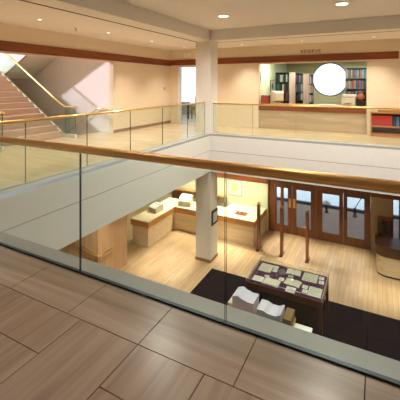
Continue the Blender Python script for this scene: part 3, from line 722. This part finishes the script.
for k in range(6):
    o = MB().box(-0.035, 0.035, 0, 0.2, 0, 0.28, mat('orange_binder_%d' % k, ((206, 92, 40), (196, 70, 36), (222, 130, 60))[k % 3], 0.6)).box(-0.02, 0.02, -0.002, 0, 0.16, 0.24, 'paper_white').build('binder', origin=(0, 0, 0))
    o.location = (-7.0 + k * 0.085, 13.09, ZL + 1.1715)
    tag(o, 'orange binder standing on the shelf behind the service desk', 'binder', 'orange binders behind the service desk')
bt = thing('brochure_tray', 'small tray with red leaflets on the service desk beside the posts', 'tray', (-4.6, 12.25, CZ))
MB().box(-4.85, -4.4, 12.1, 12.42, CZ, CZ + 0.025, 'wood_counter', bevel=0.004).build('tray', bt)
MB().box(-4.82, -4.43, 12.13, 12.39, CZ + 0.025, CZ + 0.04, 'red_box').build('leaflets', bt)
MB().lathe((-4.62, 12.27, CZ + 0.04), [(0.08, 0), (0.075, 0.04), (0.05, 0.065), (0.01, 0.075)], 'chan').build('bowl', bt)
pi_ = thing('framed_picture', 'pale framed picture on the green-lit wall behind the service desk', 'picture', (-5.2, WLY, -2.7))
MB().box(-5.6, -4.98, WLY - 0.03, WLY, -3.02, -2.36, 'chan').build('frame', pi_)
MB().box(-5.57, -5.01, WLY - 0.034, WLY - 0.03, -2.99, -2.39, 'paper_white').box(-5.42, -5.16, WLY - 0.036, WLY - 0.034, -2.85, -2.5, mat('ochre_print', (226, 206, 140), 0.8)).build('print', pi_)
fs = thing('framed_notice', 'dark framed notice on the column facing the void', 'sign', (VX0, 10.35, -2.8))
MB().box(VX0, VX0 + 0.03, 10.12, 10.58, -3.06, -2.58, 'black', bevel=0.004).build('frame', fs)
MB().box(VX0 + 0.031, VX0 + 0.034, 10.2, 10.5, -2.98, -2.66, 'paper').build('sheet', fs)

# security posts
for i, x in enumerate((-3.76, -2.93, -2.08)):
    t = thing('security_post', ['wooden security post with brass cap against the end of the service desk', 'middle wooden security post in front of the brass plated doors', 'wooden security post nearest the display case'][i],
              'post', (x, 11.7, ZL), 'security posts inside the entrance')
    MB().box(x - 0.05, x + 0.05, 11.5, 11.9, ZL, ZL + 0.03, 'wood_dark').build('base_plate', t)
    MB().box(x - 0.045, x + 0.045, 11.62, 11.78, ZL + 0.03, ZL + 1.62, 'wood_post', bevel=0.006).build('body', t)
    MB().box(x - 0.048, x + 0.048, 11.617, 11.783, ZL + 1.621, ZL + 1.65, 'brass', bevel=0.004).build('cap', t)
    MB().box(x + 0.045, x + 0.05, 11.66, 11.74, ZL + 0.5, ZL + 1.4, 'wood_dark').build('inlay', t)

# rounded desk and the wall of books at the right
def rounded(x0, x1, y0, y1, r, n=10):
    pts = [(x0 + r - r * math.cos(a), y0 + r - r * math.sin(a)) for a in [PI / 2 * k / n for k in range(n + 1)]]
    return pts + [(x1, y0), (x1, y1), (x0, y1)]
gd = thing('rounded_desk', 'pale desk with a rounded corner at the right of the entrance', 'desk', (1.3, 12.2, ZL))
MB().prism(rounded(-0.04, 2.6, 11.76, 12.55, 0.3), 2, ZL + 0.06, ZL + 0.62, 'trav_wall', smooth=False).build('front_panel', gd)
MB().prism(rounded(-0.02, 2.6, 11.78, 12.55, 0.3), 2, ZL, ZL + 0.06, 'black').build('plinth', gd)
MB().prism(rounded(-0.06, 2.6, 11.74, 12.56, 0.3), 2, ZL + 0.62, ZL + 0.9, 'wood_dark').build('wood_edge', gd)
MB().prism(rounded(-0.08, 2.6, 11.72, 12.57, 0.3), 2, ZL + 0.9, ZL + 0.93, 'wood_dark').build('worktop', gd)
wb = thing('bookcase', 'small dark bookcase of upright books behind the rounded desk', 'bookcase', (0.22, 13.25, ZL))
for x in (-0.01, 0.13, 0.42): MB().box(x, x + 0.025, 13.08, 13.44, ZL, ZL + 1.28, 'wood_door').build('upright', wb)
for z in (0.1, 0.42, 0.77, 1.25):
    MB().box(0.015, 0.13, 13.1, 13.42, ZL + z, ZL + z + 0.03, 'wood_door').build('shelf', wb); MB().box(0.155, 0.42, 13.1, 13.42, ZL + z, ZL + z + 0.03, 'wood_door').build('shelf', wb)
MB().box(0.015, 0.42, 13.42, 13.44, ZL, ZL + 1.28, 'wood_dark').build('back_panel', wb)
rnd = random.Random(21)
fill(0.018, 0.129, 13.14, ZL + 0.8, 0.42, 0.2, 'upper shelf behind the rounded desk, left bay', rnd, kinds=[KINDS_[2], ('bright_green', (40, 120, 76))])
fill(0.158, 0.419, 13.14, ZL + 0.8, 0.42, 0.2, 'upper shelf behind the rounded desk, right bay', rnd, kinds=[KINDS_[0], KINDS_[1], KINDS_[3], KINDS_[6]])
fill(0.158, 0.419, 13.14, ZL + 0.45, 0.3, 0.2, 'middle shelf behind the rounded desk', rnd, kinds=[KINDS_[3], KINDS_[1], KINDS_[6]])
w5 = struct('window_5', MB().box(0.455, 0.475, YD - 0.02, YD + 0.16, ZL + 0.3, -2.34, 'wood_dark').box(0.645, 0.665, YD - 0.02, YD + 0.16, ZL + 0.3, -2.34, 'wood_dark').box(0.475, 0.645, YD - 0.02, YD + 0.16, ZL + 0.3, ZL + 0.32, 'wood_dark'))
MB().box(0.475, 0.645, YD + 0.06, YD + 0.07, ZL + 0.32, -2.34, 'pane').build('pane', w5)

# ------------------------------------------------------------------ display case on the carpet
TX0, TX1, TY0, TY1 = -2.96, -1.13, 8.2, 9.38
TZ = -3.36
F = ZL + 0.008
dc = thing('display_case', 'dark wood display table with a glass lid over purple cloth', 'display case', ((TX0 + TX1) / 2, (TY0 + TY1) / 2, F))
for sx in (TX0, TX1 - 0.07):
    for sy in (TY0, TY1 - 0.07):
        MB().prism([(sx, sy), (sx + 0.07, sy), (sx + 0.07, sy + 0.07), (sx, sy + 0.07)], 2, F, TZ - 0.175, 'wood_dark').build('leg', dc)
fr = MB()
fr.box(TX0, TX1, TY0, TY0 + 0.03, TZ - 0.17, TZ - 0.03, 'wood_dark').box(TX0, TX1, TY1 - 0.03, TY1, TZ - 0.17, TZ - 0.03, 'wood_dark')
fr.box(TX0, TX0 + 0.03, TY0 + 0.03, TY1 - 0.03, TZ - 0.17, TZ - 0.03, 'wood_dark').box(TX1 - 0.03, TX1, TY0 + 0.03, TY1 - 0.03, TZ - 0.17, TZ - 0.03, 'wood_dark')
fr.build('apron', dc)
MB().box(TX0 + 0.031, TX1 - 0.031, TY0 + 0.031, TY1 - 0.031, TZ - 0.06, TZ - 0.03, 'baize').build('bed', dc)
GT = TZ + 0.06
gl = MB()
gl.box(TX0 + 0.004, TX1 - 0.004, TY0 + 0.004, TY0 + 0.012, TZ - 0.029, GT - 0.008, 'case_glass').box(TX0 + 0.004, TX1 - 0.004, TY1 - 0.012, TY1 - 0.004, TZ - 0.029, GT - 0.008, 'case_glass')
gl.box(TX0 + 0.004, TX0 + 0.012, TY0 + 0.012, TY1 - 0.012, TZ - 0.029, GT - 0.008, 'case_glass').box(TX1 - 0.012, TX1 - 0.004, TY0 + 0.012, TY1 - 0.012, TZ - 0.029, GT - 0.008, 'case_glass')
gl.box(TX0 + 0.004, TX1 - 0.004, TY0 + 0.004, TY1 - 0.004, GT - 0.008, GT, 'case_glass')
gl.build('glass_cover', dc)
fr = MB()
for x in (TX0, TX1):
    fr.tube([(x, TY0, GT), (x, TY1, GT)], 0.006, 'chan', 6)
for y in (TY0, TY1):
    fr.tube([(TX0, y, GT), (TX1, y, GT)], 0.006, 'chan', 6)
    for x in (TX0, TX1): fr.tube([(x, y, TZ - 0.03), (x, y, GT)], 0.006, 'chan', 6)
fr.build('cover_frame', dc)
BZ = TZ - 0.03


def sheet(label, cx, cy, wx, wy, rot=0.0, m='paper', kind='document', lines=0, fold=False):
    mb = MB(); mb.box(-wx / 2, wx / 2, -wy / 2, wy / 2, 0, 0.006, m)
    if fold:                                            # an open booklet: two leaves rising to soft page curves
        mb = MB()
        for s in (-1, 1):
            pr_ = [(0, 0.0), (0, 0.012), (s * wx * 0.12, 0.026), (s * wx * 0.3, 0.022), (s * wx * 0.5, 0.008), (s * wx * 0.5, 0.0)]
            mb.prism(pr_, 1, -wy / 2, wy / 2, m)
        lines_z = 0.0265
    for k in range(lines):
        if fold: break
        y = wy / 2 - wy * (k + 1) / (lines + 1)
        mb.box(-wx * 0.4, wx * (0.4 if k % 3 else 0.25), y - 0.006, y + 0.006, 0.006, 0.0072, 'ink')
    o = mb.build(kind, origin=(0, 0, 0)); o.location = (cx, cy, BZ + 0.0015); o.rotation_euler = (0, 0, rot)
    return tag(o, label, 'document' if kind != 'caption_card' else 'card', None if kind != 'caption_card' else 'caption cards in the display case')


sheet('large aged print at the back left of the display case', -2.70, 9.06, 0.33, 0.40, 0.0, lines=6)
sheet('dark print laid askew in the middle back of the display case', -2.26, 9.05, 0.20, 0.30, 0.6, 'shelf', lines=0)
sheet('open booklet at the back centre of the display case', -1.98, 9.17, 0.36, 0.26, 0.05, fold=True, kind='booklet')
sheet('large aged print at the back right of the display case', -1.55, 9.12, 0.36, 0.40, 0.0, lines=6)
sheet('white card sheet at the front left of the display case', -2.73, 8.46, 0.26, 0.22, 0.0, 'paper_white', lines=3)
sheet('open booklet at the front left of the display case', -2.38, 8.44, 0.40, 0.30, -0.05, fold=True, kind='booklet')
sheet('open booklet at the front centre of the display case', -1.9, 8.67, 0.38, 0.28, -0.1, fold=True, kind='booklet')
sheet('white card sheet below the front centre booklet', -1.88, 8.36, 0.22, 0.22, 0.0, 'paper_white', lines=3)
sheet('large aged print at the front right of the display case', -1.34, 8.54, 0.30, 0.38, 0.0, lines=5)
for lab, x, y in (('upper caption card beside the back left print', -2.46, 9.2), ('lower caption card beside the back left print', -2.44, 9.03), ('caption card below the back centre booklet', -2.01, 8.95),
                  ('upper caption card at the back right edge of the case', -1.28, 9.22), ('lower caption card at the back right edge of the case', -1.26, 9.02), ('caption card above the front left booklet', -2.56, 8.68),
                  ('caption card left of the front centre booklet', -2.19, 8.70), ('upper caption card left of the front right print', -1.59, 8.64), ('lower caption card left of the front right print', -1.56, 8.46)):
    sheet(lab, x, y, 0.12, 0.14 if 'above' not in lab and 'below' not in lab else 0.08, 0, 'paper_white', 'caption_card', 2)

# ------------------------------------------------------------------ desk below the railing
DZ = -3.5
wd_ = thing('desk', 'low wooden desk with white blocks just beyond the foreground floor edge', 'desk', (-2.3, 7.3, F))
MB().box(-3.05, -1.585, 6.85, 7.58, DZ - 0.035, DZ, 'wood_counter', bevel=0.005).build('desktop', wd_)
for x in (-3.0, -1.63): MB().box(x, x + 0.03, 6.9, 7.54, F, DZ - 0.035, 'wood_counter').build('side_panel', wd_)
MB().box(-2.97, -1.63, 7.48, 7.5, F + 0.2, DZ - 0.035, 'wood_counter').build('modesty_panel', wd_)


def wavy(label, x0, x1, y0, y1, z0, heights, n=24):
    mb = MB(); poly = [(0, 0)]
    L = x1 - x0
    for k in range(n + 1):
        t = k / n
        # smooth interpolation through the given heights
        s = t * (len(heights) - 1); i = min(int(s), len(heights) - 2); f = s - i; f = f * f * (3 - 2 * f)
        poly.append((t * L, heights[i] * (1 - f) + heights[i + 1] * f))
    poly.append((L, 0))
    mb.prism(poly, 1, 0, y1 - y0, 'white_block')
    o = mb.build('wavy_block', origin=(0, 0, 0)); o.location = (x0, y0, z0)
    return tag(o, label, 'block', 'white wavy topped blocks on the desk')


wavy('left white block with a wavy top on the desk below the railing', -2.92, -2.42, 7.16, 7.56, DZ, (0.325, 0.36, 0.31, 0.285, 0.29))
wavy('right white block with a wavy top, beside the brown box on the desk', -2.29, -1.78, 6.99, 7.37, DZ, (0.32, 0.325, 0.285, 0.285, 0.34))
bx_ = thing('brown_box', 'brown box file standing at the right end of the desk below the railing', 'box', (-1.65, 7.4, DZ))
MB().box(-1.76, -1.60, 7.1, 7.5, DZ, DZ + 0.2, 'brown_box').build('body', bx_)
MB().box(-1.765, -1.595, 7.095, 7.505, DZ + 0.201, DZ + 0.22, 'brown_box').build('lid', bx_)
bo = thing('bottle', 'small pale bottle beside the brown box on the desk', 'bottle', (-1.70, 6.98, DZ))
MB().lathe((-1.70, 6.98, DZ), [(0.032, 0), (0.034, 0.02), (0.034, 0.1), (0.014, 0.13)], 'paper_white', 16).build('body', bo)
MB().lathe((-1.70, 6.98, DZ), [(0.016, 0.13), (0.016, 0.16)], mat('pink_cap', (214, 120, 110), 0.4), 12).build('cap', bo)
pb = thing('cream_box', 'cream box at the left end of the desk, beside the left white block', 'box', (-3.0, 7.35, DZ))
MB().box(-3.045, -2.93, 7.2, 7.5, DZ, DZ + 0.1, 'beige', bevel=0.004).build('body', pb)
MB().box(-3.048, -2.927, 7.197, 7.503, DZ + 0.101, DZ + 0.12, 'beige', bevel=0.004).build('lid', pb)
fc = thing('white_cabinet', 'white topped low cabinet just right of the wooden desk', 'cabinet', (-1.28, 7.2, F))
MB().box(-1.57, -1.23, 7.1, 7.46, F, DZ - 0.07, 'beige').build('body', fc)
MB().box(-1.58, -1.22, 7.09, 7.47, DZ - 0.07, DZ - 0.04, 'paper_white', bevel=0.005).build('top', fc)
for z in (F + 0.35, F + 0.62): MB().box(-1.23, -1.215, 7.2, 7.38, z, z + 0.02, 'chan').build('handle', fc)

# ------------------------------------------------------------------ outside the doors
for i, (x, y) in enumerate(((-2.1, 16.6), (-0.9, 16.6))):
    t = thing('bollard', ['short dark bollard with a white hood seen through the third door', 'short dark bollard seen through the right hand door'][i], 'bollard', (x, y, ZL - 0.02))
    MB().lathe((x, y, ZL - 0.02), [(0.09, 0), (0.09, 0.05), (0.06, 0.07), (0.06, 0.3), (0.075, 0.33), (0.06, 0.38), (0.02, 0.4)], 'black').build('body', t)
    if i == 0: MB().lathe((x, y, ZL - 0.02), [(0.2, 0.4), (0.2, 0.42), (0.12, 0.5), (0.05, 0.54)], 'paper_white').build('hood', t)
    else: MB().tube([(x, y, ZL + 0.37), (x + 0.25, y, ZL + 0.85)], 0.015, 'black').build('rod', t)
